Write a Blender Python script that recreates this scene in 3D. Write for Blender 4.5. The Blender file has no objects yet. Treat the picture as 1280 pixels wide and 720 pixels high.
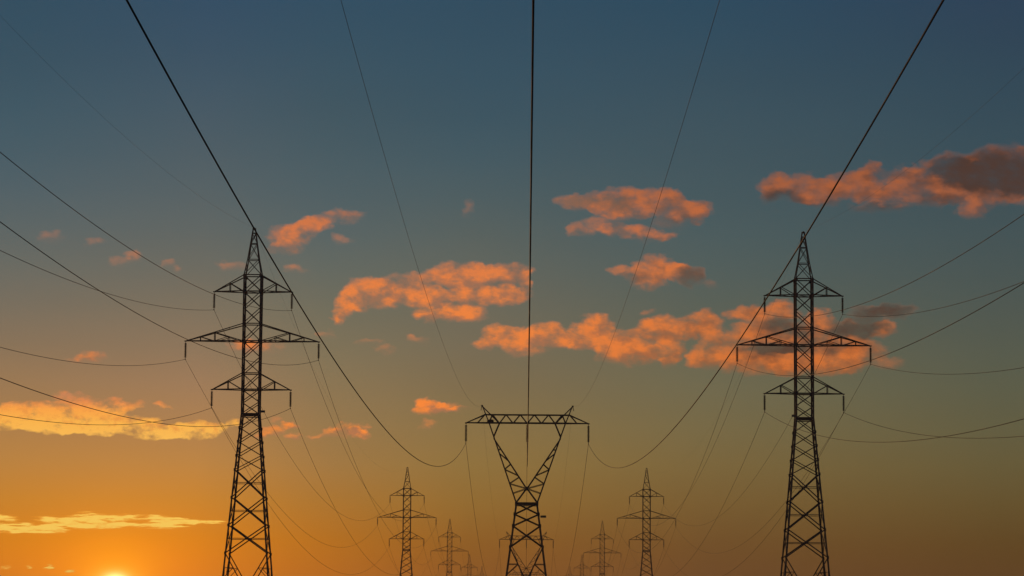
import bpy, bmesh, math, random, os
from mathutils import Vector, Matrix
R_ = math.radians
C = bpy.context.scene.collection
scene = bpy.context.scene
random.seed(7)

# ------------------------------------------------------------------ camera
FPX = 3470.0                                   # focal length in pixels of a 1280 px wide picture
PITCH = math.atan(426 / FPX)
YAW = math.atan(20.3 / FPX) / math.cos(PITCH)
ROLL = R_(0.45)
CAMROT = Matrix.Rotation(YAW, 3, 'Z') @ Matrix.Rotation(math.pi / 2 + PITCH, 3, 'X') @ Matrix.Rotation(ROLL, 3, 'Z')
cd = bpy.data.cameras.new('camera')
cd.sensor_width = 36
cd.lens = FPX / 1280 * 36
cd.clip_start = 0.5
cd.clip_end = 30000
cam = bpy.data.objects.new('camera', cd)
cam.location = (0, 0, 1.6)
cam.rotation_euler = CAMROT.to_euler()
C.objects.link(cam)
scene.camera = cam
scene.view_settings.view_transform = 'Standard'
scene.view_settings.look = 'None'
scene.view_settings.gamma = 1
scene.view_settings.exposure = 0
scene.view_settings.use_curve_mapping = False
scene.cycles.use_denoising = True
scene.cycles.volume_bounces = 1
scene.cycles.max_bounces = 5
scene.cycles.filter_width = 1.5

def azel(x, y):
    """compass angles (degrees right of +Y, degrees above the horizon) seen at a picture position"""
    d = CAMROT @ Vector(((x - 640) / FPX, -(y - 360) / FPX, -1))
    d.normalize()
    return math.degrees(math.atan2(d.x, d.y)), math.degrees(math.asin(d.z))

SUN_AZ, SUN_EL = azel(144, 726)

# ------------------------------------------------------------------ world: dusk sky and clouds at infinity
def lin(c):
    return tuple(((v / 255) / 12.92 if v / 255 <= 0.04045 else ((v / 255 + 0.055) / 1.055) ** 2.4) for v in c)

SKY = {   # azimuth column (given by picture x): sky colours down the column, as (y, r, g, b)
    26: [(8, 52, 80, 97), (150, 67, 90, 101), (244, 83, 98, 103), (330, 106, 107, 99), (404, 129, 113, 92), (490, 158, 122, 82), (584, 190, 131, 62), (694, 222, 130, 28)],
    250: [(8, 54, 80, 100), (154, 72, 90, 100), (284, 96, 102, 100), (400, 130, 114, 93), (482, 158, 123, 88), (604, 197, 134, 60), (704, 226, 129, 24)],
    410: [(8, 52, 80, 98), (150, 67, 88, 98), (284, 88, 100, 100), (400, 118, 111, 91), (490, 140, 117, 81), (583, 164, 121, 66), (693, 182, 109, 34)],
    590: [(8, 50, 78, 96), (150, 62, 86, 97), (244, 78, 94, 98), (444, 122, 109, 86), (594, 143, 111, 58), (691, 139, 90, 40)],
    880: [(8, 48, 76, 94), (94, 57, 80, 94), (324, 80, 94, 94), (494, 114, 105, 76), (603, 123, 98, 56), (708, 111, 75, 41)],
    1246: [(8, 47, 69, 87), (80, 50, 73, 87), (164, 56, 77, 88), (324, 72, 86, 86), (494, 94, 93, 72), (604, 104, 88, 53), (704, 97, 69, 37)],
}
GAIN = {}
#GAINS_BEGIN
GAIN = {26: [[0.3543, 0.8404, 0.9581], [0.4724, 0.8731, 0.9794], [0.6767, 0.9145, 0.9993], [0.7756, 0.8948, 0.9838], [0.8961, 0.949, 1.0254], [0.8957, 0.9466, 0.9653], [0.9625, 0.9206, 0.0476]], 250: [[0.387, 0.861, 1.0002], [0.5889, 0.9, 1.0], [0.6933, 0.9178, 1.0], [0.7966, 0.9116, 0.9779], [0.9015, 0.9549, 1.0488], [0.903, 0.9433, 0.9796], [0.9381, 0.8858, 0.0511]], 410: [[0.3907, 0.8834, 1.0002], [0.5257, 0.8915, 0.9789], [0.6401, 0.8986, 0.9924], [0.768, 0.9268, 1.0], [0.8575, 0.9468, 1.0263], [0.8978, 0.9552, 0.9937], [1.0782, 1.0198, 0.2047]], 590: [[0.4208, 0.881, 0.9785], [0.4929, 0.8887, 1.0002], [0.6693, 0.9028, 0.9581], [0.7868, 0.9282, 0.9735], [0.7896, 0.886, 0.9365], [0.9083, 0.9942, 1.0172], [0.9396, 0.913, 0.4553]], 880: [[0.4377, 0.8773, 0.9781], [0.5966, 0.8956, 0.9567], [0.6753, 0.9338, 0.9781], [0.7623, 0.9104, 0.947], [0.8351, 0.9692, 1.0423], [0.8644, 0.9794, 1.0117], [0.7852, 0.8188, 0.6273]], 1246: [[0.578, 0.8392, 0.9769], [0.6252, 0.9027, 0.9769], [0.7057, 0.911, 0.9606], [0.7679, 0.9074, 0.9614], [0.804, 0.9569, 0.9995], [0.8084, 0.9296, 0.9515], [0.7283, 0.7653, 0.4997]]}
#GAINS_END
CLOUDS_ON = not os.environ.get('NOCLOUD')
world = bpy.data.worlds.new('World')
scene.world = world
world.use_nodes = True
nt = world.node_tree
nt.nodes.clear()
N, LK = nt.nodes, nt.links

def sock(node, i, v):
    if isinstance(v, bpy.types.NodeSocket):
        LK.new(v, node.inputs[i])
    elif v is not None:
        node.inputs[i].default_value = v

def M(op, a, b=None, c=None, clamp=False):
    n = N.new('ShaderNodeMath')
    n.operation = op
    n.use_clamp = clamp
    sock(n, 0, a)
    sock(n, 1, b)
    sock(n, 2, c)
    return n.outputs[0]

def VM(op, a, b=None, c=None):
    n = N.new('ShaderNodeVectorMath')
    n.operation = op
    sock(n, 0, a)
    sock(n, 1, b)
    sock(n, 2, c)
    return n.outputs['Value'] if op in ('DOT_PRODUCT', 'LENGTH') else n.outputs[0]

def smooth(v, lo, hi, a=0.0, b=1.0):
    n = N.new('ShaderNodeMapRange')
    n.interpolation_type = 'SMOOTHSTEP'
    sock(n, 0, v)
    for i, x in enumerate((lo, hi, a, b)):
        sock(n, i + 1, x)
    return n.outputs[0]

def remap(v, lo, hi, a=0.0, b=1.0):
    n = N.new('ShaderNodeMapRange')
    sock(n, 0, v)
    for i, x in enumerate((lo, hi, a, b)):
        sock(n, i + 1, x)
    return n.outputs[0]

def mixc(t, a, b, mode='MIX'):
    n = N.new('ShaderNodeMix')
    n.data_type = 'RGBA'
    n.blend_type = mode
    n.clamp_factor = True
    sock(n, 0, t)
    sock(n, 6, a)
    sock(n, 7, b)
    return n.outputs[2]

def ramp(v, stops):
    n = N.new('ShaderNodeValToRGB')
    sock(n, 0, v)
    el = n.color_ramp.elements
    el[0].position, el[0].color = stops[0][0], (*stops[0][1], 1)
    el[1].position, el[1].color = stops[-1][0], (*stops[-1][1], 1)
    for p, c in stops[1:-1]:
        e = el.new(p)
        e.color = (*c, 1)
    return n.outputs[0]

def noise(vec, scale, detail, rough=0.55, dist=0.0):
    n = N.new('ShaderNodeTexNoise')
    n.noise_dimensions = '2D'
    sock(n, 0, vec)
    n.inputs['Scale'].default_value = scale
    n.inputs['Detail'].default_value = detail
    n.inputs['Roughness'].default_value = rough
    n.inputs['Distortion'].default_value = dist
    return n.outputs

tc = N.new('ShaderNodeTexCoord')
sep = N.new('ShaderNodeSeparateXYZ')
LK.new(VM('NORMALIZE', tc.outputs['Generated']), sep.inputs[0])
az = M('MULTIPLY', M('ARCTAN2', sep.outputs[0], sep.outputs[1]), 180 / math.pi)
el = M('MULTIPLY', M('ARCSINE', sep.outputs[2]), 180 / math.pi)

def catmull(pts, x):
    pts = sorted(pts)
    if x <= pts[0][0]:
        p, q = pts[0], pts[1]
        return [max(1.0, a + (a - b) * (p[0] - x) / (q[0] - p[0]) * 0.8) for a, b in zip(p[1:], q[1:])]
    if x >= pts[-1][0]:
        return list(pts[-1][1:])
    for i in range(len(pts) - 1):
        p, q = pts[i], pts[i + 1]
        if p[0] <= x <= q[0]:
            h = q[0] - p[0]
            t = (x - p[0]) / h
            o = pts[i - 1] if i else p
            r = pts[i + 2] if i + 2 < len(pts) else q
            out = []
            for k in range(1, len(p)):
                m0 = (q[k] - o[k]) / (q[0] - o[0]) * h
                m1 = (r[k] - p[k]) / (r[0] - p[0]) * h
                out.append((2 * t**3 - 3 * t**2 + 1) * p[k] + (t**3 - 2 * t**2 + t) * m0 + (-2 * t**3 + 3 * t**2) * q[k] + (t**3 - t**2) * m1)
            return out

# elevation axis: e = sqrt-like spread so the first 16 degrees own most of the ramp
EMAX = 16.0
cols = []
ROWS = (8, 150, 280, 400, 490, 590, 695)
ef = remap(el, -0.6, EMAX)
for px in sorted(SKY):
    src = [azel(px, y)[1:] + (r, g, b) for y, r, g, b in SKY[px]]
    stops = []
    for i in range(22):
        e = -0.6 + (EMAX + 0.6) * i / 21
        c = lin(catmull(src, e))
        if px in GAIN:
            g = catmull([azel(px, y)[1:] + tuple(GAIN[px][k]) for k, y in enumerate(ROWS)], e) if azel(px, ROWS[-1])[1] <= e <= azel(px, ROWS[0])[1] else GAIN[px][0 if e > 5 else -1]
            c = tuple(max(0.0004, a * b) for a, b in zip(c, g))
        stops.append((i / 21, c))
    cols.append((azel(px, 400)[0], ramp(ef, stops)))
sky_c = cols[0][1]
for (a0, _), (a1, c1) in zip(cols[:-1], cols[1:]):
    sky_c = mixc(remap(az, a0, a1), sky_c, c1)
# high sky and the sky away from the sunset
zen = ramp(remap(el, 12.0, 90.0), [(0, lin((48, 73, 92))), (0.2, lin((42, 62, 84))), (1, lin((30, 44, 66)))])
sky_c = mixc(smooth(el, 13.0, 24.0), sky_c, zen)
side = ramp(remap(el, -1.0, 40.0), [(0, lin((70, 58, 56))), (0.25, lin((64, 66, 74))), (1, lin((36, 50, 70)))])
away = M('ABSOLUTE', M('WRAP', M('SUBTRACT', az, SUN_AZ), 180.0, -180.0))
sky_c = mixc(smooth(away, 22.0, 80.0), sky_c, side)

# faint bands and unevenness in the air near the horizon
cb = N.new('ShaderNodeCombineXYZ')
LK.new(M('MULTIPLY', az, 0.10), cb.inputs[0])
LK.new(M('MULTIPLY', el, 0.55), cb.inputs[1])
band = noise(cb.outputs[0], 1.0, 4.0, 0.5)[0]
bandk = M('ADD', 0.955, M('MULTIPLY', band, 0.09))
sky_c = VM('MULTIPLY', sky_c, bandk)

# glow round the low sun
sd = Vector((math.sin(R_(SUN_AZ)) * math.cos(R_(SUN_EL)), math.cos(R_(SUN_AZ)) * math.cos(R_(SUN_EL)), math.sin(R_(SUN_EL))))
du = M('SUBTRACT', az, SUN_AZ)
dv = M('SUBTRACT', el, SUN_EL)
def add_glow(base, rx, ry, col, k):
    q = M('ADD', M('POWER', M('ABSOLUTE', M('DIVIDE', du, rx)), 2.0), M('POWER', M('ABSOLUTE', M('DIVIDE', dv, ry)), 2.0))
    g = M('MULTIPLY', M('EXPONENT', M('MULTIPLY', q, -1.0)), k)
    cmb = N.new('ShaderNodeCombineXYZ')
    for i in range(3):
        LK.new(M('MULTIPLY', g, col[i]), cmb.inputs[i])
    return mixc(1.0, base, cmb.outputs[0], 'ADD')
sky_c = add_glow(sky_c, 2.6, 2.3, (0.15, 0.040, 0.0), 1.0)
sky_c = add_glow(sky_c, 1.6, 1.1, (0.30, 0.080, 0.0), 1.0)
sky_c = add_glow(sky_c, 0.80, 0.62, (0.25, 0.13, 0.0), 1.0)
sky_c = add_glow(sky_c, 0.40, 0.22, (0.5, 0.36, 0.07), 1.0)
sky_c = add_glow(sky_c, 0.20, 0.13, (1.6, 1.3, 0.7), 1.0)

# clouds: (x, y, half width, half height, weight) of each puff as seen; converted to compass angles
LIT = [
 # long cloud left of the middle wire
 (466,366,28,16,1),(443,377,17,12,.9),(428,388,13,10,.8),(421,400,8,7,.7),(488,352,22,9,.45),(491,372,10,12,.7),
 (522,361,22,16,1),(531,373,26,12,1),(575,345,34,13,1),(600,353,36,16,.95),(634,343,26,11,1),(656,356,8,15,.7),
 (600,372,42,11,1),(627,370,25,10,.9),(557,392,30,8,.9),(584,393,20,9,.8),(536,398,14,5,.7),(556,377,26,8,.6),
 # row of clouds in the middle
 (607,428,12,9,.8),(624,417,20,10,.9),(657,426,34,15,1.1),(686,417,24,12,.9),(708,425,16,9,.8),(721,432,14,7,.6),
 (728,416,12,10,.9),(747,408,18,13,1.1),(756,426,21,14,1),(773,438,25,15,1),(794,438,27,13,1),(812,412,24,9,.9),
 (837,412,27,13,1),(836,438,15,15,.8),(838,452,11,8,.6),(880,403,20,13,1),(860,414,16,10,.8),(888,426,13,14,.9),
 (880,447,20,13,1),(787,421,17,10,.7),(815,443,14,10,.6),(907,450,16,9,.6),
 # cloud behind the right pylon
 (937,390,18,9,.9),(921,397,11,6,.5),(972,391,24,10,.9),(926,423,24,13,.9),(914,447,24,14,1),(954,448,32,18,1.1),
 (961,416,30,20,.9),(988,449,30,16,1),(1024,399,18,10,1),(1024,421,28,15,.9),(1038,449,40,15,1),(1071,438,32,14,1),
 (1111,454,18,8,.5),(1066,458,22,8,.7),(1002,460,32,9,.7),(1104,411,15,8,.75),(990,420,22,16,.8),
 # upper middle
 (717,252,16,9,.6),(743,250,20,9,.85),(763,260,21,9,1),(779,249,24,11,.9),(797,262,24,11,.9),(823,250,24,12,1),
 (838,244,12,8,.7),(845,262,20,11,.9),(866,264,20,12,1),(875,270,11,8,.7),(765,287,18,8,.65),(748,283,20,9,.45),
 (801,292,20,8,.85),(828,295,17,6,.6),(812,300,16,6,.5),(770,275,26,8,.4),(840,280,20,8,.4),
 (817,335,23,14,1.1),(814,351,20,11,.9),(838,338,20,9,1),(779,338,14,8,.7),(851,334,10,6,.7),(888,357,9,7,.4),(795,346,15,8,.5),
 # upper right
 (972,231,20,11,.95),(963,245,12,9,.6),(1006,237,26,14,1),(1033,242,25,15,1),(1060,232,24,15,1),(1089,214,15,10,.9),
 (1078,234,24,14,1.1),(1110,242,28,12,1),(1137,226,26,15,.9),(1139,212,14,7,.5),(1166,239,30,16,.9),(1195,231,30,20,1),
 (1192,206,26,11,.6),(1214,260,14,13,.8),(1232,245,32,13,1),(1226,202,18,9,.6),(1260,238,32,12,.9),(1222,222,28,20,.8),
 (985,247,22,8,.5),(1320,235,50,20,1),
 # left, high
 (360,298,23,14,.9),(353,309,13,9,.7),(394,281,20,9,.85),(376,289,20,10,.8),(429,270,20,7,.6),(429,302,12,7,.4),
 (367,336,11,7,.4),(291,333,17,8,.42),(61,298,15,8,.4),(150,329,14,7,.36),(169,321,10,7,.5),(212,333,9,6,.28),(121,304,10,5,.25),(585,267,10,12,.32),
 # small scattered
 (113,447,18,8,.65),(100,450,14,6,.35),(318,432,20,7,.6),(295,434,9,7,.5),(344,436,15,7,.42),(408,421,13,5,.35),(464,428,16,5,.36),(478,437,12,5,.34),
 (523,426,15,6,.36),(534,510,15,8,1.05),(526,503,9,5,.7),(556,511,18,6,.75),(577,513,14,4,.5),(534,531,10,5,.5),
 (362,532,10,4,.8),(342,538,12,6,.75),(349,527,9,5,.4),(367,546,12,4,.5),(434,537,15,7,1.0),(448,542,10,5,.8),
 (417,540,10,5,.6),(397,546,12,4,.5),(460,535,8,4,.35),(328,544,9,5,.55),(887,388,10,5,.3),(812,392,9,5,.3),
]
LOW = [  # the long cloud low on the left and the streak below it
 (5,518,22,9,1),(28,515,24,11,1.1),(14,527,22,7,.9),(52,524,26,11,1),(66,511,21,8,.85),(94,515,32,15,1.1),(101,499,17,7,.55),
 (77,492,11,5,.5),(77,531,32,9,1),(117,529,42,12,1.2),(136,510,21,10,.95),(112,539,26,5,.8),(152,534,36,9,1.1),(187,527,18,7,.8),
 (187,539,32,7,1),(218,541,32,7,1.1),(253,533,25,6,.8),(277,535,15,5,.7),(258,540,18,5,.8),(202,507,9,3,.4),(293,528,7,4,.6),(160,505,16,4,.35),(-25,522,25,8,.9),(5,536,14,3,.4),
]
STREAK = [
 (4,648,16,4.5,1),(30,659,40,5,1.1),(50,663,30,4,1),(11,663,24,4,.9),(68,648,24,3,.8),(109,646,20,5,1.2),(90,653,38,5,1.0),
 (97,658,36,3.5,1),(160,646.5,34,3.2,1.1),(136,651,16,4,.8),(158,656.5,42,3.4,1.1),(204,648,18,3.5,1),(213,653,28,5,1.1),
 (211,658.5,18,3,.8),(245,652.5,26,2.8,.9),(264,652.5,22,1.8,.6),(6,709,7,3,.8),(35,709,4,2.4,.7),(60.5,708.5,4,2.8,1),(89.5,714,5,2.2,.8),(-30,656,30,6,1),
]
DARK = [
 (496,350,22,10,.8),(503,372,8,10,.6),(557,357,13,8,.8),(629,353,22,6,.9),(564,381,20,4,.7),(650,368,12,7,.5),
 (787,420,10,8,.5),(977,409,36,12,1.2),(1000,434,42,8,.8),(955,440,30,12,.9),(1071,411,30,13,1.7),(1104,388,36,11,1.7),(968,435,38,7,.6),(1059,435,28,7,.6),(1024,419,22,9,.7),
 (772,252,24,8,1.0),(835,256,14,5,.5),(722,252,24,11,1.1),(845,279,26,8,1.0),(795,273,40,5,.7),(719,289,12,6,.6),(790,348,17,10,.9),(864,347,19,12,1.5),(640,418,16,3,.2),
 (1252,212,60,28,1.5),(1190,222,30,12,.6),(1150,226,22,8,.4),(1171,252,24,11,.9),(1182,208,32,11,.9),(1105,262,40,7,1.1),(1050,258,50,5,.6),(975,247,30,10,1.2),(1120,219,16,7,.6),(1277,226,26,18,.9),(1225,225,22,12,.35),(1015,258,20,5,.6),
]
DARKBODY = [(1104,389,30,9,.95),(1071,411,26,11,1.2),(862,347,16,10,1.1),(719,289,14,7,.6),(722,254,18,10,.4),(1250,208,40,24,1.1),(1284,215,34,26,1),(1180,207,26,9,.5),(1105,259,34,6,.4)]

LIT = [(x, y, rx, ry, w if w >= .6 else w * (.74 if w >= .45 else .62)) for x, y, rx, ry, w in LIT]

def field(vec, puffs, after=None, lobes=False):
    """sum of soft elliptical puffs; every ten the coordinates are tied to the running sum so the node compiler
    works through them in order. lobes=True also sums where in each puff a point lies (up, right)"""
    acc = after
    first = True
    side_ = None
    for i, (x, y, rx, ry, w) in enumerate(puffs):
        if acc is not None and i % 10 == 0:
            vec = VM('MULTIPLY_ADD', acc, (1e-9, 1e-9, 0.0), vec)
        a, e = azel(x, y)
        sx, sy = 60.56 / rx, 60.56 / ry
        v = VM('MULTIPLY_ADD', vec, (sx * .72, sy * .72, 0.0), (-a * sx * .72, -e * sy * .72, 0.0))
        d = M('SUBTRACT', 1.0, VM('DOT_PRODUCT', v, v), clamp=True)
        acc = M('MULTIPLY', d, w) if first else M('MULTIPLY_ADD', d, w, acc)
        if lobes:
            side_ = VM('MULTIPLY', v, d) if side_ is None else VM('MULTIPLY_ADD', v, d, side_)
        first = False
    return (acc, side_) if lobes else acc

if CLOUDS_ON:
    cc = N.new('ShaderNodeCombineXYZ')
    LK.new(az, cc.inputs[0])
    LK.new(el, cc.inputs[1])
    ang = cc.outputs[0]
    # the noises live on the same angular coordinates, flattened a little as clouds near the horizon are
    n_in = VM('MULTIPLY', ang, (1.0, 1.5, 1.0))
    wn = noise(n_in, 1.7, 3.0, 0.55)[1]
    warp = VM('MULTIPLY', VM('SUBTRACT', wn, (0.5, 0.5, 0.5)), (0.55, 0.30, 0.0))
    wv = VM('ADD', ang, warp)
    wn2 = noise(n_in, 4.5, 2.0, 0.5)[1]
    wv = VM('ADD', wv, VM('MULTIPLY', VM('SUBTRACT', wn2, (0.5, 0.5, 0.5)), (0.16, 0.09, 0.0)))
    f_lit, lobe = field(wv, LIT + DARKBODY, None, True)
    f_dark = field(wv, DARK, f_lit)
    f_low, lobe2 = field(wv, LOW, f_dark, True)
    n1 = noise(VM('ADD', n_in, (3.1, 7.7, 0.0)), 2.1, 5.0, 0.52)[0]
    n2 = noise(VM('ADD', n_in, (13.1, 1.7, 2.0)), 2.9, 4.0, 0.52)[0]
    # soft cumulus layer
    right = smooth(az, azel(600, 400)[0], azel(1010, 400)[0])
    n3 = noise(VM('ADD', n_in, (1.3, 9.2, 0.0)), 8.0, 3.0, 0.55)[0]
    nn = M('ADD', M('MULTIPLY', M('SUBTRACT', n1, 0.5), 2.1), M('MULTIPLY', M('SUBTRACT', n3, 0.5), 0.55))
    nn_r = M('MULTIPLY', nn, M('SUBTRACT', 1.0, M('MULTIPLY', right, 0.40)))
    body = M('MULTIPLY', M('DIVIDE', f_lit, M('ADD', f_lit, 0.75)), 1.65)
    d1 = M('ADD', body, M('MULTIPLY', nn_r, M('MINIMUM', M('MULTIPLY', body, 1.2), 1.0)))
    lit_side = M('DIVIDE', VM('DOT_PRODUCT', lobe, (-0.45, 1.0, 0.0)), M('ADD', f_lit, 0.25))
    d1 = M('ADD', d1, M('MULTIPLY', lit_side, 0.22))
    a1 = smooth(d1, -0.08, M('ADD', 1.40, M('MULTIPLY', right, 0.1)))
    a1 = M('MAXIMUM', a1, M('MULTIPLY', smooth(body, 0.0, 0.9), 0.16))
    # colour by height above the horizon and by distance from the sun
    ce = remap(el, azel(400, 560)[1], azel(400, 200)[1])
    lit_c = ramp(ce, [(0.0, lin((244, 146, 70))), (0.14, lin((236, 136, 68))), (0.30, lin((224, 130, 70))), (0.52, lin((222, 130, 74))), (0.75, lin((198, 118, 82))), (0.9, lin((180, 108, 76))), (1.0, lin((172, 102, 68)))])
    lit_c = mixc(right, lit_c, mixc(1.0, lit_c, (0.78, 0.74, 0.72, 1), 'MULTIPLY'))
    lit_c = mixc(1.0, lit_c, (1.10, 0.97, 0.74, 1), 'MULTIPLY')
    dark_c = mixc(right, (*lin((132, 102, 86)), 1), (*lin((68, 49, 44)), 1))
    mixv = M('SUBTRACT', 0.72, M('MULTIPLY', right, 0.27))
    mid_c = mixc(mixv, lit_c, dark_c)
    tone = M('ADD', M('MULTIPLY', M('SUBTRACT', n2, 0.5), 2.0), M('MULTIPLY', M('SUBTRACT', 0.5, n1), 0.8))
    tone = M('SUBTRACT', tone, M('MULTIPLY', lit_side, 0.9))
    c1 = mixc(smooth(tone, -0.35, 0.55), lit_c, mid_c)
    sh = smooth(M('ADD', f_dark, M('MULTIPLY', M('SUBTRACT', n2, 0.5), 0.7)), -0.05, 1.35)
    c1 = mixc(M('MULTIPLY', sh, 0.97), c1, dark_c)
    thin = M('SUBTRACT', 1.0, smooth(body, 0.15, 0.85))
    c1 = mixc(M('MULTIPLY', thin, 0.55), c1, mixc(right, (*lin((158, 120, 100)), 1), (*lin((116, 92, 84)), 1)))
    # brightest billows
    hi = M('MULTIPLY', smooth(M('SUBTRACT', M('SUBTRACT', d1, tone), sh), 0.9, 2.0), 0.3)
    c1 = mixc(hi, c1, mixc(1.0, lit_c, (1.22, 1.10, 0.9, 1), 'MULTIPLY'))
    sky_c = mixc(M('MULTIPLY', a1, 0.96), sky_c, c1)
    # bright low cloud
    bl = M('MULTIPLY', M('DIVIDE', f_low, M('ADD', f_low, 0.75)), 1.65)
    d2 = M('ADD', bl, M('MULTIPLY', M('MULTIPLY', nn, 1.5), M('MINIMUM', bl, 1.0)))
    a2 = smooth(d2, 0.0, 1.15)
    gold = ramp(remap(el, azel(100, 548)[1], azel(100, 490)[1]), [(0, lin((255, 192, 88))), (0.35, lin((255, 184, 78))), (0.62, lin((255, 166, 72))), (0.82, lin((232, 138, 82))), (1, lin((205, 130, 92)))])
    up2 = M('DIVIDE', VM('DOT_PRODUCT', lobe2, (0.4, 1.0, 0.0)), M('ADD', f_low, 0.25))
    n4 = noise(VM('ADD', n_in, (2.3, 5.2, 0.0)), 4.2, 4.0, 0.58)[0]
    tone2 = M('ADD', M('MULTIPLY', M('SUBTRACT', n4, 0.5), 2.6), M('MULTIPLY', up2, 0.7))
    gold = mixc(M('MULTIPLY', smooth(tone2, -0.1, 0.75), 0.6), gold, (*lin((226, 134, 66)), 1))
    sky_c = mixc(M('MULTIPLY', a2, 0.95), sky_c, gold)
    # streak of cloud just over the sun
    sv = VM('MULTIPLY', ang, (0.70, 6.2, 1.0))
    s1 = noise(sv, 2.0, 5.0, 0.62, 0.3)
    swarp = VM('MULTIPLY', VM('SUBTRACT', s1[1], (0.5, 0.5, 0.5)), (0.40, 0.11, 0.0))
    f_st = field(VM('ADD', ang, swarp), STREAK, f_low)
    s2 = noise(VM('ADD', sv, (5, 3, 0)), 3.4, 6.0, 0.62)[0]
    bs = M('MINIMUM', f_st, 1.25)
    d3 = M('ADD', bs, M('MULTIPLY', M('MULTIPLY', M('SUBTRACT', s2, 0.5), 4.2), M('MINIMUM', bs, 1.0)))
    st_c = mixc(smooth(d3, 0.30, 1.2), (*lin((248, 158, 44)), 1), (*lin((255, 208, 92)), 1))
    sky_c = mixc(smooth(d3, 0.15, 1.0), sky_c, st_c)

bg = N.new('ShaderNodeBackground')
LK.new(sky_c, bg.inputs[0])
bg.inputs[1].default_value = 1.0
# physical dusk sky, same sun direction, added at low strength
sk = N.new('ShaderNodeTexSky')
sk.sky_type = 'NISHITA'
sk.sun_disc = False
sk.sun_elevation = R_(SUN_EL)
sk.sun_rotation = R_(SUN_AZ)
sk.dust_density = 2.0
bg2 = N.new('ShaderNodeBackground')
LK.new(VM('MULTIPLY', sk.outputs[0], (0.03, 0.03, 0.03)), bg2.inputs[0])
bg2.inputs[1].default_value = 0.1
ad = N.new('ShaderNodeAddShader')
LK.new(bg.outputs[0], ad.inputs[0])
LK.new(bg2.outputs[0], ad.inputs[1])
wo = N.new('ShaderNodeOutputWorld')
LK.new(ad.outputs[0], wo.inputs[0])
world.cycles.sampling_method = 'MANUAL'
world.cycles.sample_map_resolution = 512

# ------------------------------------------------------------------ sun
sl = bpy.data.lights.new('sun', 'SUN')
sl.energy = 0.45
sl.angle = R_(0.5)
sl.color = (1.0, 0.46, 0.17)
so = bpy.data.objects.new('sun', sl)
so.rotation_euler = sd.to_track_quat('Z', 'Y').to_euler()
so.location = (-60, 300, 80)
C.objects.link(so)

# ------------------------------------------------------------------ materials
def mat(name, col, rough=0.6, metal=0.0, var=0.25, scale=3.0, rvar=0.1, bump=0.0, spec=0.5):
    m = bpy.data.materials.new(name)
    m.use_nodes = True
    t = m.node_tree
    b = t.nodes['Principled BSDF']
    b.inputs['Metallic'].default_value = metal
    b.inputs['Specular IOR Level'].default_value = spec
    tcn = t.nodes.new('ShaderNodeTexCoord')
    nz = t.nodes.new('ShaderNodeTexNoise')
    nz.inputs['Scale'].default_value = scale
    nz.inputs['Detail'].default_value = 5
    t.links.new(tcn.outputs['Object'], nz.inputs['Vector'])
    r = t.nodes.new('ShaderNodeValToRGB')
    r.color_ramp.elements[0].position, r.color_ramp.elements[1].position = 0.3, 0.7
    r.color_ramp.elements[0].color = (*[c * (1 - var) for c in col], 1)
    r.color_ramp.elements[1].color = (*[min(1, c * (1 + var)) for c in col], 1)
    t.links.new(nz.outputs[0], r.inputs[0])
    t.links.new(r.outputs[0], b.inputs['Base Color'])
    mr = t.nodes.new('ShaderNodeMapRange')
    mr.inputs[1].default_value, mr.inputs[2].default_value = 0.3, 0.7
    mr.inputs[3].default_value, mr.inputs[4].default_value = max(0.05, rough - rvar), min(1, rough + rvar)
    t.links.new(nz.outputs[0], mr.inputs[0])
    t.links.new(mr.outputs[0], b.inputs['Roughness'])
    if bump:
        bp = t.nodes.new('ShaderNodeBump')
        bp.inputs['Strength'].default_value = bump
        t.links.new(nz.outputs[0], bp.inputs['Height'])
        t.links.new(bp.outputs[0], b.inputs['Normal'])
    return m

STEEL = mat('weathered_galvanised_steel', (0.10, 0.095, 0.09), 0.75, 0.1, 0.3, 1.5, 0.12)
INSUL = mat('brown_glazed_porcelain', (0.05, 0.03, 0.02), 0.3, 0.0, 0.2, 4, 0.05)
WIRE = mat('stranded_aluminium', (0.03, 0.029, 0.027), 0.68, 0.0, 0.2, 0.35, 0.09, 0, 0.16)
WIRE.node_tree.nodes['Noise Texture'].inputs['Detail'].default_value = 1
CONC = mat('concrete', (0.32, 0.31, 0.29), 0.9, 0.0, 0.2, 4, 0.05, 0.3)
PLATE = mat('enamelled_plate', (0.12, 0.12, 0.11), 0.6, 0.0, 0.15, 6)
TWIGS = mat('dry_twigs', (0.07, 0.05, 0.03), 0.9, 0.0, 0.4, 12)
GRASS = mat('dusk_meadow', (0.06, 0.075, 0.03), 0.95, 0.0, 0.45, 0.05, 0.03, 0.4)

# ------------------------------------------------------------------ mesh helpers
def obj(name, bm, m, parent=None, smooth_=False):
    me = bpy.data.meshes.new(name)
    bm.to_mesh(me)
    bm.free()
    me.materials.append(m)
    if smooth_:
        for p in me.polygons:
            p.use_smooth = True
    o = bpy.data.objects.new(name, me)
    C.objects.link(o)
    if parent:
        o.parent = parent
    return o

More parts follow.
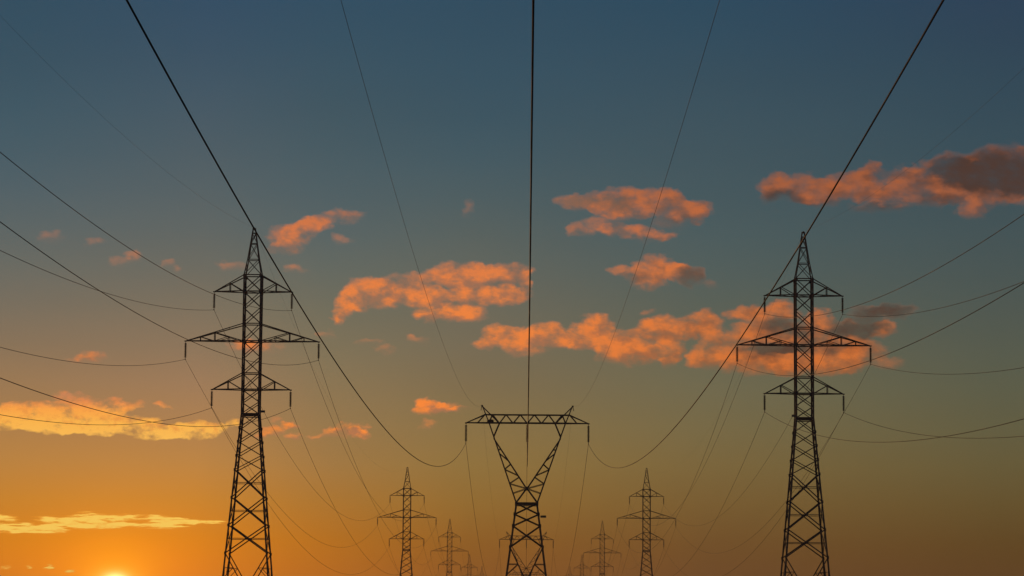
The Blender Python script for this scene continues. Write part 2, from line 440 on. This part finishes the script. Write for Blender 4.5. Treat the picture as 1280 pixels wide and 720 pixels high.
def angle_bar(bm, a, b, s=0.1, out=None, t=None):
    """steel L-angle from a to b, flange size s, heel towards `out`"""
    a, b = Vector(a), Vector(b)
    d = (b - a)
    if d.length < 1e-4:
        return
    d.normalize()
    o = Vector(out) if out is not None else Vector((0, -1, 0.01))
    o = o - d * o.dot(d)
    if o.length < 1e-3:
        o = Vector((1, 0.3, 0.2)) - d * d.dot(Vector((1, 0.3, 0.2)))
    o.normalize()
    w = d.cross(o).normalized()
    u, v = (o + w).normalized(), (o - w).normalized()
    t = t or max(0.012, s * 0.14)
    prof = [(0, 0), (-s, 0), (-s, -t), (-t, -t), (-t, -s), (0, -s)]
    s *= 0.82
    c = 0.3 * s
    r1 = [bm.verts.new(a + u * (x + c) + v * (y + c)) for x, y in prof]
    r2 = [bm.verts.new(b + u * (x + c) + v * (y + c)) for x, y in prof]
    n = len(prof)
    for i in range(n):
        bm.faces.new((r1[i], r1[(i + 1) % n], r2[(i + 1) % n], r2[i]))
    bm.faces.new(r1[::-1])
    bm.faces.new(r2)

def box(bm, c, s, rz=0.0):
    m = Matrix.Translation(c) @ Matrix.Rotation(rz, 4, 'Z') @ Matrix.Diagonal((*s, 1))
    bmesh.ops.create_cube(bm, size=1, matrix=m)

def lathe(bm, prof, c, seg=10):
    rings = []
    for r, z in prof:
        rings.append([bm.verts.new((c[0] + r * math.cos(2 * math.pi * k / seg), c[1] + r * math.sin(2 * math.pi * k / seg), c[2] + z)) for k in range(seg)])
    for p, q in zip(rings[:-1], rings[1:]):
        for k in range(seg):
            bm.faces.new((p[k], p[(k + 1) % seg], q[(k + 1) % seg], q[k]))
    bm.faces.new(rings[0][::-1])
    bm.faces.new(rings[-1])

def thing(name, label, cat, loc, group=None):
    o = bpy.data.objects.new(name, None)
    o.empty_display_size = 2
    C.objects.link(o)
    o.location = loc
    o['label'], o['category'] = label, cat
    if group:
        o['group'] = group
    return o

def copy_tree(o, parent=None):
    c = o.copy()
    C.objects.link(c)
    c.parent = parent
    for ch in list(o.children):
        copy_tree(ch, c)
    return c

def insulator(parent, tip, length):
    """string of porcelain discs hanging from an arm tip, with a clamp that holds the wire"""
    bm = bmesh.new()
    n = 13
    z0, pitch = -0.16, (length - 0.36) / 13
    prof = [(0.025, 0), (0.025, z0)]
    for k in range(n):
        z = z0 - k * pitch
        prof += [(0.05, z - 0.01), (0.165, z - pitch * 0.36), (0.16, z - pitch * 0.62), (0.07, z - pitch * 0.66), (0.07, z - pitch * 0.98)]
    prof += [(0.025, z0 - n * pitch), (0.025, -length + 0.05)]
    lathe(bm, prof, (0, 0, 0), 8)
    bmesh.ops.recalc_face_normals(bm, faces=bm.faces)
    s = obj('insulator_string', bm, INSUL, parent)
    s.location = tip
    bm = bmesh.new()
    box(bm, (0, 0, -length + 0.005), (0.09, 0.36, 0.11))
    box(bm, (0, 0, -length + 0.10), (0.04, 0.12, 0.16))
    obj('wire_clamp', bm, STEEL, s)
    return s

# ------------------------------------------------------------------ three-level pylon (side lines)
UP = [26.87, 28.3, 29.82, 31.78, 33.7, 35.65, 37.75, 39.7, 41.65, 43.64]
DOWN = [26.87, 25.2, 23.55, 21.85, 20.15, 16.85, 13.55, 10.25, 0.0]
PEAK = [(43.64, 1.06), (45.55, 0.70), (47.5, 0.42), (48.8, 0.24), (49.3, 0.17)]
def hw(z):
    if z >= 26.87:
        return 1.06
    return 1.06 + (26.87 - z) * 0.0852
SG = [(-1, -1), (1, -1), (1, 1), (-1, 1)]

def faces_of(z, w=None):
    w = hw(z) if w is None else w
    return [Vector((sx * w, sy * w, z)) for sx, sy in SG]

def side_tower(label, loc, cut=0.0, group=None):
    t = thing('lattice_pylon', label, 'pylon', loc, group)
    S = Vector((0, 0, -cut))
    # four main legs
    for sx, sy in SG:
        bm = bmesh.new()
        o = (sx, sy, 0)
        w0 = hw(cut)
        angle_bar(bm, Vector((sx * w0, sy * w0, 0)), Vector((sx * 1.06, sy * 1.06, 26.9)) + S, 0.20, o)
        angle_bar(bm, Vector((sx * 1.06, sy * 1.06, 26.85)) + S, Vector((sx * 1.06, sy * 1.06, 43.7)) + S, 0.19, o)
        for z in UP[2:9:3] + [43.5]:
            g = Vector((sx * 1.06, sy * 1.06, z)) + S
            box(bm, g + Vector((-sx * 0.1, sy * 0.035, 0)), (0.34, 0.02, 0.42))
            box(bm, g + Vector((sx * 0.035, -sy * 0.1, 0)), (0.02, 0.34, 0.42))
        for z in DOWN[1:8]:
            if z > cut + 1:
                g = Vector((sx * hw(z), sy * hw(z), z)) + S
                box(bm, g + Vector((sx * 0.03, sy * 0.03, 0)), (0.17, 0.17, 0.34))
        obj('leg', bm, STEEL, t)
    # lattice between the legs
    bm = bmesh.new()
    def xpanel(z1, z2, s, w1=None, w2=None):
        A, B = faces_of(z1, w1), faces_of(z2, w2)
        for i in range(4):
            j = (i + 1) % 4
            n = (A[i] + A[j]) * 0.5
            n.z = 0
            n = n.normalized()
            angle_bar(bm, A[i] + S, B[j] + S, s, n)
            angle_bar(bm, A[j] + S - n * 0.04, B[i] + S - n * 0.04, s, n)
    def ring(z, s, w=None):
        A = faces_of(z, w)
        for i in range(4):
            j = (i + 1) % 4
            n = (A[i] + A[j]) * 0.5
            n.z = 0
            angle_bar(bm, A[i] + S, A[j] + S, s, n)
    for a, b in zip(UP[:-1], UP[1:]):
        xpanel(a, b, 0.075)
    for z, s in ((29.82, 0.11), (31.78, 0.09), (35.65, 0.11), (37.75, 0.09), (41.65, 0.11), (43.64, 0.10)):
        ring(z, s)
    ring(26.87, 0.15)
    ring(26.60, 0.08)
    for k, (a, b) in enumerate(zip(DOWN[:-2], DOWN[1:-1])):
        if b < cut + 0.5:
            continue
        big = k >= 4
        xpanel(b, a, 0.10 if big else 0.075)
        if big:
            wz = (b * hw(a) + a * hw(b)) / (hw(a) + hw(b))
            ring(wz, 0.055)
    # spreading foot panel with its secondary bars
    z1, z0 = 10.25, cut
    A, B = faces_of(z0), faces_of(z1)
    for i in range(4):
        j = (i + 1) % 4
        n = (A[i] + A[j]) * 0.5
        n.z = 0
        n = n.normalized()
        for p, q, leg in ((B[i], A[j], i), (B[j], A[i], j)):
            angle_bar(bm, p + S, q + S, 0.09, n)
            for f in (0.17, 0.34):
                m_ = p.lerp(q, f)
                lz = m_.z
                L = Vector((SG[leg][0] * hw(lz), SG[leg][1] * hw(lz), lz))
                angle_bar(bm, m_ + S, L + S, 0.055, n)
                lz2 = m_.z - 1.35
                if lz2 > z0 + .2:
                    L = Vector((SG[leg][0] * hw(lz2), SG[leg][1] * hw(lz2), lz2))
                    angle_bar(bm, m_ + S, L + S, 0.055, n)
    # plan bracing
    for z in (26.87, 35.65, 41.65):
        A = faces_of(z)
        angle_bar(bm, A[0] + S, A[2] + S, 0.06, (0, 0, 1))
    obj('lattice_bracing', bm, STEEL, t)
    # pointed peak carrying the earth wire
    bm = bmesh.new()
    for (za, wa), (zb, wb) in zip(PEAK[:-1], PEAK[1:]):
        A, B = faces_of(za, wa), faces_of(zb, wb)
        for i in range(4):
            j = (i + 1) % 4
            n = Vector((SG[i][0], SG[i][1], 0))
            angle_bar(bm, A[i] + S, B[i] + S, 0.12, n)
            f = (A[i] + A[j]) * 0.5
            f.z = 0
            f = f.normalized()
            angle_bar(bm, B[i] + S, B[j] + S, 0.07, f)
            if zb < 49:
                angle_bar(bm, A[i] + S, B[j] + S, 0.055, f)
                angle_bar(bm, A[j] + S - f * 0.03, B[i] + S - f * 0.03, 0.055, f)
    box(bm, Vector((0, 0, 49.36)) + S, (0.42, 0.36, 0.10))
    box(bm, Vector((0, 0, 49.44)) + S, (0.10, 0.40, 0.12))
    obj('peak', bm, STEEL, t)
    # six cross arms and their strings
    for zb, zt, tip in ((41.65, 43.64, 4.62), (35.65, 37.75, 7.95), (29.82, 31.78, 4.67)):
        for sx in (-1, 1):
            bm = bmesh.new()
            T = Vector((sx * tip, 0, zb)) + S
            long_ = tip > 6
            tops, bots = [], []
            for sy in (-1, 1):
                Bb = Vector((sx * 1.06, sy * 1.06, zb)) + S
                Tt = Vector((sx * 1.06, sy * 1.06, zt)) + S
                tips = T + Vector((0, sy * 0.06, 0))
                angle_bar(bm, Bb, tips, 0.12, (0, sy, -1))
                angle_bar(bm, Tt, tips + Vector((0, 0, 0.05)), 0.12, (0, sy, 1))
                bl, tl = (lambda f, a=Bb, b=tips: b.lerp(a, f)), (lambda f, a=Tt, b=tips: b.lerp(a, f))
                n = (0, sy, 0)
                if long_:
                    angle_bar(bm, bl(.5), tl(.5), 0.07, n)
                    angle_bar(bm, bl(.25), tl(.25), 0.06, n)
                    angle_bar(bm, tl(.5), bl(1), 0.07, n)
                    mid = tl(.5).lerp(bl(1), 0.5)
                    angle_bar(bm, mid, bl(.75), 0.055, n)
                    angle_bar(bm, mid, bl(.5), 0.055, n)
                    angle_bar(bm, tl(.25), bl(.5), 0.06, n)
                    fr = (.25, .5, .75)
                else:
                    angle_bar(bm, bl(.52), tl(.52), 0.07, n)
                    angle_bar(bm, tl(.52), bl(1), 0.07, n)
                    fr = (.52,)
                bots.append([bl(f) for f in fr + (1.0,)])
                tops.append([tl(f) for f in fr])
            for k in range(len(fr)):
                angle_bar(bm, bots[0][k], bots[1][k], 0.055, (0, 0, -1))
                angle_bar(bm, bots[k % 2][k], bots[1 - k % 2][k + 1], 0.055, (0, 0, -1))
                angle_bar(bm, tops[0][k], tops[1][k], 0.05, (0, 0, 1))
            box(bm, T + Vector((sx * 0.05, 0, 0.0)), (0.30, 0.20, 0.12))
            obj('cross_arm', bm, STEEL, t)
            insulator(t, T + Vector((sx * 0.06, 0, -0.05)), 2.15)
    for sx, sy in SG:
        bm = bmesh.new()
        w0 = hw(cut)
        box(bm, (sx * w0, sy * w0, -0.35), (0.9, 0.9, 1.2))
        box(bm, (sx * w0, sy * w0, 0.28), (0.5, 0.5, 0.14))
        obj('footing', bm, CONC, t)
    return t

def marker_plate(t, x, y, z, sx):
    bm = bmesh.new()
    box(bm, (x + sx * 0.33, y, z), (0.66, 0.14, 0.26))
    box(bm, (x + sx * 0.10, y, z - 0.02), (0.34, 0.05, 0.07))
    obj('marker_plate', bm, PLATE, t)

D0, SPAN = 332.0, 430.0
YS = [D0 + SPAN * k for k in range(5)]
LX = [-33.15, -32.78, -32.84, -33.01, -32.56]
RX = [33.15, 32.83, 32.46, 32.38, 32.18]
GZ = [0.0, 0.0, -1.45, -0.9, -2.0]
LZ = [0, -.05, -1.3, -1.0, -2.1]
RZ = [0, .2, -1.6, -.75, -1.9]
SH = [0, 4.0, 0, 4.0, 0]
ORD = ['nearest', 'second nearest', 'third nearest', 'fourth', 'fifth and farthest visible']
proto = {}
SIDE = {}
for nm, xs, zs, grp in (('left', LX, LZ, 'pylons of the left-hand line'), ('right', RX, RZ, 'pylons of the right-hand line')):
    for k in range(5):
        cut = SH[k]
        lab = {0: 'tall dark lattice pylon with three pairs of arms, nearest one of the %s line' % nm,
               1: 'mid-sized lattice pylon, second in the %s line, its upper half showing' % nm,
               2: 'small three-armed lattice pylon third in the %s line, next inward from the second' % nm,
               3: 'tiny hazy lattice pylon fourth in the %s line, only its top showing' % nm,
               4: 'faintest lattice pylon tip, fifth and last in the %s line, nearest the middle pylon' % nm}[k]
        if cut not in proto:
            o = side_tower(lab, (xs[k], YS[k], zs[k]), cut, grp)
            proto[cut] = o
        else:
            o = copy_tree(proto[cut])
            o.location = (xs[k], YS[k], zs[k])
            o['label'], o['group'] = lab, grp
        SIDE[nm, k] = o
# plates go on after copying, only where the photograph shows them
marker_plate(SIDE['left', 0], 1.14, -1.06, 27.15, 1)
marker_plate(SIDE['right', 0], -1.10, -1.06, 27.1, -0.5)

# ------------------------------------------------------------------ Y-shaped pylon (middle line)
def mid_tower(label, loc, group):
    t = thing('forked_pylon', label, 'pylon', loc, group)
    def w(z):
        return 1.27 + (16.47 - z) * 0.1305
    def dep(z):
        return 1.27 - (z - 16.47) * (0.77 / 9.56)
    for sx, sy in SG:
        bm = bmesh.new()
        angle_bar(bm, (sx * w(0), sy * w(0), 0), (sx * 1.27, sy * 1.27, 16.5), 0.20, (sx, sy, 0))
        for z in (16.4, 15.16, 13.77, 11.25):
            box(bm, (sx * (w(z) + .02), sy * (w(z) + .02), z), (0.2, 0.2, 0.34))
        obj('leg', bm, STEEL, t)
        bm = bmesh.new()
        box(bm, (sx * w(0), sy * w(0), -0.35), (0.9, 0.9, 1.2))
        box(bm, (sx * w(0), sy * w(0), 0.28), (0.5, 0.5, 0.14))
        obj('footing', bm, CONC, t)
    bm = bmesh.new()
    def sq(z, ww=None):
        ww = ww or w(z)
        return [Vector((a * ww, b * ww, z)) for a, b in SG]
    for z2, z1, s in ((16.47, 15.16, .075), (15.16, 13.77, .075), (13.77, 11.25, .085), (11.25, 0.0, .085)):
        A, B = sq(z1), sq(z2)
        for i in range(4):
            j = (i + 1) % 4
            n = (A[i] + A[j]) * .5
            n.z = 0
            n = n.normalized()
            angle_bar(bm, B[i], A[j], s, n)
            angle_bar(bm, B[j] - n * .04, A[i] - n * .04, s, n)
            if z1 == 0:
                for p, q, leg in ((B[i], A[j], i), (B[j], A[i], j)):
                    for f in (0.18, 0.36):
                        m_ = p.lerp(q, f)
                        for dz in (0, -1.3):
                            lz = m_.z + dz
                            if lz > .3:
                                angle_bar(bm, m_, Vector((SG[leg][0] * w(lz), SG[leg][1] * w(lz), lz)), .055, n)
    for z, s in ((16.47, .13), (16.22, .07)):
        A = sq(z)
        for i in range(4):
            j = (i + 1) % 4
            n = (A[i] + A[j]) * .5
            n.z = 0
            angle_bar(bm, A[i], A[j], s, n)
    obj('lattice_bracing', bm, STEEL, t)
    # the two forks that make the V
    def ox(z):
        return 4.6 - (26.03 - z) * 0.3483
    def ix(z):                                      # inner chord, crosses the middle at 18.23
        return (z - 18.23) * 0.662 if z >= 18.23 else (z - 18.23) * 0.722
    for sx in (-1, 1):
        bm = bmesh.new()
        for sy in (-1, 1):
            P = lambda x, z: Vector((sx * x, sy * dep(z), z))
            n = (sx, sy, 0)
            angle_bar(bm, P(1.27, 16.47), P(4.6, 26.03), .14, n)
            angle_bar(bm, P(ix(24.25), 24.25), P(ix(18.23), 18.23), .12, (-sx, sy, 0))
            angle_bar(bm, P(0, 18.23), P(-1.27, 16.5), .12, (sx, sy, 0))
            angle_bar(bm, P(ox(24.37), 24.37), P(3.33, 26.03), .11, (0, sy, 0))
            zig = [('o', 22.85), ('i', 22.9), ('o', 22.45), ('i', 21.45), ('i', 21.15), ('o', 20.5), ('i', 19.75), ('i', 19.6), ('o', 18.8), ('i', 18.23), ('o', 17.65)]
            pts = [P(ox(z) if k == 'o' else ix(z), z) for k, z in zig]
            for a, b in ((0, 1), (2, 3), (4, 5), (5, 6), (7, 8), (8, 9), (9, 10)):
                angle_bar(bm, pts[a], pts[b], .060, (0, sy, 0))
            box(bm, P(0, 18.23) + Vector((0, sy * .03, 0)), (0.34, 0.03, 0.34))
        # ties through the depth of the fork
        last = None
        for k, z in enumerate((17.65, 18.8, 20.5, 22.4, 24.3)):
            a, b = Vector((sx * ox(z), -dep(z), z)), Vector((sx * ox(z), dep(z), z))
            angle_bar(bm, a, b, .06, (sx, 0, 0))
            if last:
                angle_bar(bm, last[k % 2], (a, b)[1 - k % 2], .05, (sx, 0, 0))
            last = (a, b)
        obj('fork', bm, STEEL, t)
    # bridge
    bm = bmesh.new()
    H, zb, zt = 0.5, 26.03, 27.07
    for sy in (-1, 1):
        y = sy * H
        angle_bar(bm, (-5.0, y, zb), (5.0, y, zb), .14, (0, sy, -1))
        angle_bar(bm, (-5.1, y, zt), (5.1, y, zt), .11, (0, sy, 1))
        bot = [-3.33, -1.70, 0, 1.70, 3.33]
        top = [-4.17, -2.55, -.85, .85, 2.55, 4.17]
        for k, b in enumerate(bot):
            angle_bar(bm, (b, y, zb), (top[k], y, zt), .08, (0, sy, 0))
            angle_bar(bm, (b, y, zb), (top[k + 1], y, zt), .08, (0, sy, 0))
        for sx in (-1, 1):
            angle_bar(bm, (sx * 5.0, y, zb), (sx * 7.3, sy * .05, zb), .13, (0, sy, -1))
            angle_bar(bm, (sx * 5.07, y, zt), (sx * 7.3, sy * .05, zb + .06), .11, (0, sy, 1))
            angle_bar(bm, (sx * 5.07, y, zt), (sx * 5.97, y * .66, zb), .08, (0, sy, 0))
            angle_bar(bm, (sx * 4.6, y, zb), (sx * 4.17, y, zt), .09, (0, sy, 0))
    xs = [-5.0, -3.33, -1.7, 0, 1.7, 3.33, 5.0]
    for k, x in enumerate(xs):
        angle_bar(bm, (x, -H, zb), (x, H, zb), .06, (0, 0, -1))
        if k:
            s = 1 if k % 2 else -1
            angle_bar(bm, (xs[k - 1], -H * s, zb), (x, H * s, zb), .05, (0, 0, -1))
            angle_bar(bm, ((xs[k - 1] + x) / 2, -H, zt), ((xs[k - 1] + x) / 2, H, zt), .05, (0, 0, 1))
    for x in (-7.33, 7.33):
        box(bm, (x, 0, zb), (0.26, 0.18, 0.14))
    box(bm, (0, 0, zb - .02), (0.16, 1.04, 0.12))
    obj('bridge', bm, STEEL, t)
    for sx in (-1, 1):
        bm = bmesh.new()
        for sy in (-1, 1):
            top_ = Vector((sx * 5.43, sy * .05, 28.12))
            angle_bar(bm, (sx * 4.6, sy * .5, 26.03), top_, .12, (sx, sy, 0))
            angle_bar(bm, (sx * 3.33, sy * .5, 26.03), top_, .11, (-sx, sy, 0))
        box(bm, (sx * 5.43, 0, 28.13), (0.22, 0.26, 0.14))
        angle_bar(bm, (sx * 5.47, 0, 28.1), (sx * 5.56, 0, 27.55), .05, (0, -1, 0))
        obj('peak', bm, STEEL, t)
    for x in (-7.33, 0, 7.33):
        insulator(t, Vector((x, 0, zb - .06)), 2.36)
    return t

MIDL = ['large dark forked pylon with a flat bridge on a V, standing in the middle',
        'smaller forked pylon whose bridge and tips show behind the legs of the middle pylon',
        'tiny farthest forked pylon low behind the legs of the middle pylon']
MX = [0.0, 0.0, 0.0]
mids = []
for k in range(3):
    if k == 0:
        o = mid_tower(MIDL[0], (0, YS[0], 0), 'forked pylons of the middle line')
    else:
        o = copy_tree(mids[0])
        o['label'] = MIDL[k]
        o.location = (MX[k], YS[k], GZ[k] - (0.2 if k == 1 else 0))
    mids.append(o)
marker_plate(mids[0], 1.66, -1.6, 14.85, 1)

# bird's nest on the bridge
bm = bmesh.new()
bmesh.ops.create_icosphere(bm, subdivisions=3, radius=1.0)
for v in bm.verts:
    k = 1 + random.uniform(-.16, .16)
    v.co = Vector((v.co.x * .40 * k, v.co.y * .34 * k, max(v.co.z, -.7) * .24 * k))
for i in range(90):
    a = random.uniform(0, 2 * math.pi)
    c = Vector((math.cos(a) * random.uniform(.2, .38), math.sin(a) * random.uniform(.16, .32), random.uniform(-.12, .2)))
    d = Vector((-math.sin(a) + random.uniform(-.5, .5), math.cos(a) + random.uniform(-.5, .5), random.uniform(-.35, .35))).normalized() * random.uniform(.12, .26)
    angle_bar(bm, c - d, c + d, .018, (0, 0, 1), .008)
nest = obj('bird_nest', bm, TWIGS)
nest.location = (-4.42, D0 - 0.15, 26.03 + 0.19)
nest['label'] = 'dark lump of twigs lodged on the left end of the middle pylon bridge'
nest['category'] = 'nest'

# ------------------------------------------------------------------ wires
def tube(bm, pts, r, seg=6):
    rings = []
    for i, p in enumerate(pts):
        d = (pts[min(i + 1, len(pts) - 1)] - pts[max(i - 1, 0)]).normalized()
        s = d.cross(Vector((0, 0, 1))).normalized()
        u = s.cross(d)
        rings.append([bm.verts.new(p + s * (r * math.cos(2 * math.pi * k / seg)) + u * (r * math.sin(2 * math.pi * k / seg))) for k in range(seg)])
    for p, q in zip(rings[:-1], rings[1:]):
        for k in range(seg):
            bm.faces.new((p[k], q[k], q[(k + 1) % seg], p[(k + 1) % seg]))
    bm.faces.new(rings[0])
    bm.faces.new(rings[-1][::-1])

def wire(name, label, cat, group, near, attach, b_far, r):
    """near = (b, c, s): z = z0 + c*(y-y0) + b*(y-y0)^2 and x drifting by s, fitted to the photograph, from the pylon back over
    the camera; attach = points on the pylons; between pylons a parabola of curvature b_far"""
    b, c, s = near
    p0 = attach[0]
    pts = []
    n = 108
    for i in range(n):
        dy = -SPAN * (1 - i / n)
        pts.append(Vector((p0.x + s * dy, p0.y + dy, p0.z + c * dy + b * dy * dy)))
    for q0, q1 in zip(attach[:-1], attach[1:]):
        L = q1.y - q0.y
        m = 44
        for i in range(m):
            u = i / m * L
            p = q0.lerp(q1, i / m)
            p.z += b_far * u * (u - L)
            pts.append(p)
    pts.append(attach[-1].copy())
    bm = bmesh.new()
    tube(bm, pts, r)
    o = obj(name, bm, WIRE, None, True)
    o['label'], o['category'], o['group'] = label, cat, group
    return o

FIT = {
    'Lto': (2.769e-04, 0.12064, -0.00007),
    'Lti': (2.810e-04, 0.11971, 0.00056),
    'Lmi': (2.925e-04, 0.12098, 0.00223),
    'Lmo': (3.184e-04, 0.12594, 0.00005),
    'Lli': (2.843e-04, 0.12231, -0.00060),
    'Llo': (2.956e-04, 0.12228, 0.00003),
    'Le': (2.342e-04, 0.10012, -0.00024),
    'Rti': (3.152e-04, 0.13504, -0.00009),
    'Rto': (3.120e-04, 0.13040, 0.00008),
    'Rmi': (3.122e-04, 0.13408, 0.00004),
    'Rmo': (3.244e-04, 0.13097, 0.00002),
    'Rli': (3.106e-04, 0.13398, 0.00043),
    'Rlo': (3.208e-04, 0.13114, -0.00006),
    'Re': (2.482e-04, 0.10586, 0.00003),
    'Cl': (2.659e-04, 0.11247, 0.00036),
    'Cr': (2.700e-04, 0.11305, -0.00107),
    'Cel': (1.793e-04, 0.08934, -0.00272),
    'Cer': (1.470e-04, 0.08561, 0.00421),
}
RC, RE = 0.0235, 0.007
for nm, xs, zs in (('left', LX, LZ), ('right', RX, RZ)):
    K = nm[0].upper()
    for lev, z, tipx, word in (('t', 41.65, 4.68, 'top'), ('m', 35.65, 8.01, 'long middle'), ('l', 29.82, 4.73, 'lowest')):
        for io in 'io':
            inner = 1 if nm == 'left' else -1
            sx = inner if io == 'i' else -inner
            att = [Vector((xs[k] + sx * tipx, YS[k], zs[k] - SH[k] + z - 2.20)) for k in range(5)]
            wire('power_line', 'thin wire from the %s end of the %s arm on the nearest %s pylon' % ('inner' if io == 'i' else 'outer', word, nm),
                 'power line', 'wires of the %s-hand line' % nm, FIT[K + lev + io], att, 2.8e-4 if nm == 'left' else 3.0e-4, RC)
    att = [Vector((xs[k], YS[k], zs[k] - SH[k] + 49.45)) for k in range(5)]
    wire('earth_wire', 'faint thin wire running to the very tip of the nearest %s pylon' % nm, 'wire', 'earth wires', FIT[K + 'e'], att, 2.3e-4, RE)
for x, key, lab in ((-7.33, 'Cl', 'thick black wire sweeping from upper left to the forked middle pylon'),
                    (0.0, None, 'straight black wire falling down the middle of the sky to the forked pylon'),
                    (7.33, 'Cr', 'thick black wire sweeping from upper right to the forked middle pylon')):
    att = [Vector((MX[k] + x, YS[k], mids[k].location.z + 23.61)) for k in range(3)]
    wire('power_line', lab, 'power line', 'wires of the middle line', FIT[key] if key else (2.69e-4, 0.1124, -0.0002), att, 2.7e-4, RC)
for x, key, lab in ((-5.43, 'Cel', 'faint thin wire curving to the left horn of the forked middle pylon'),
                    (5.43, 'Cer', 'faint thin wire curving to the right horn of the forked middle pylon')):
    att = [Vector((MX[k] + x, YS[k], mids[k].location.z + 28.18)) for k in range(3)]
    wire('earth_wire', lab, 'wire', 'earth wires', FIT[key], att, 2.0e-4, RE)

# ------------------------------------------------------------------ ground
def gz(x, y):
    ks = [-9000, 332, 762, 1192, 1622, 2052, 9000]
    vs = [0, 0, 0, -1.45, -.9, -2.0, -2.0]
    for i in range(len(ks) - 1):
        if ks[i] <= y <= ks[i + 1]:
            t = (y - ks[i]) / (ks[i + 1] - ks[i])
            t = t * t * (3 - 2 * t)
            return vs[i] + (vs[i + 1] - vs[i]) * t
    return vs[-1]
bm = bmesh.new()
ysl = sorted(set([-6000, -3000, -1000, -300] + list(range(0, 2400, 43)) + [2052, 2600, 3000, 3600, 4500, 6000]))
xsl = [-6000, -3000, -1200, -500, -200, -100, -60, -30, 0, 30, 60, 100, 200, 500, 1200, 3000, 6000]
gv = [[bm.verts.new((x, y, gz(x, y) - 0.05)) for x in xsl] for y in ysl]
for a, b in zip(gv[:-1], gv[1:]):
    for i in range(len(xsl) - 1):
        bm.faces.new((a[i], a[i + 1], b[i + 1], b[i]))
g = obj('ground', bm, GRASS, None, True)
g['kind'] = 'structure'

# ------------------------------------------------------------------ haze
if not os.environ.get('NOHAZE'):
    bm = bmesh.new()
    box(bm, (0, 0, 24.5), (12400, 12400, 57))
    hm = bpy.data.materials.new('dusk_air')
    hm.use_nodes = True
    t = hm.node_tree
    t.nodes.clear()
    pv = t.nodes.new('ShaderNodeVolumePrincipled')
    pv.inputs['Color'].default_value = (0.85, 0.76, 0.66, 1)
    pv.inputs['Density'].default_value = 1.3e-4
    pv.inputs['Anisotropy'].default_value = 0.55
    ou = t.nodes.new('ShaderNodeOutputMaterial')
    t.links.new(pv.outputs[0], ou.inputs['Volume'])
    hz = obj('haze', bm, hm)
    hz['kind'] = 'stuff'
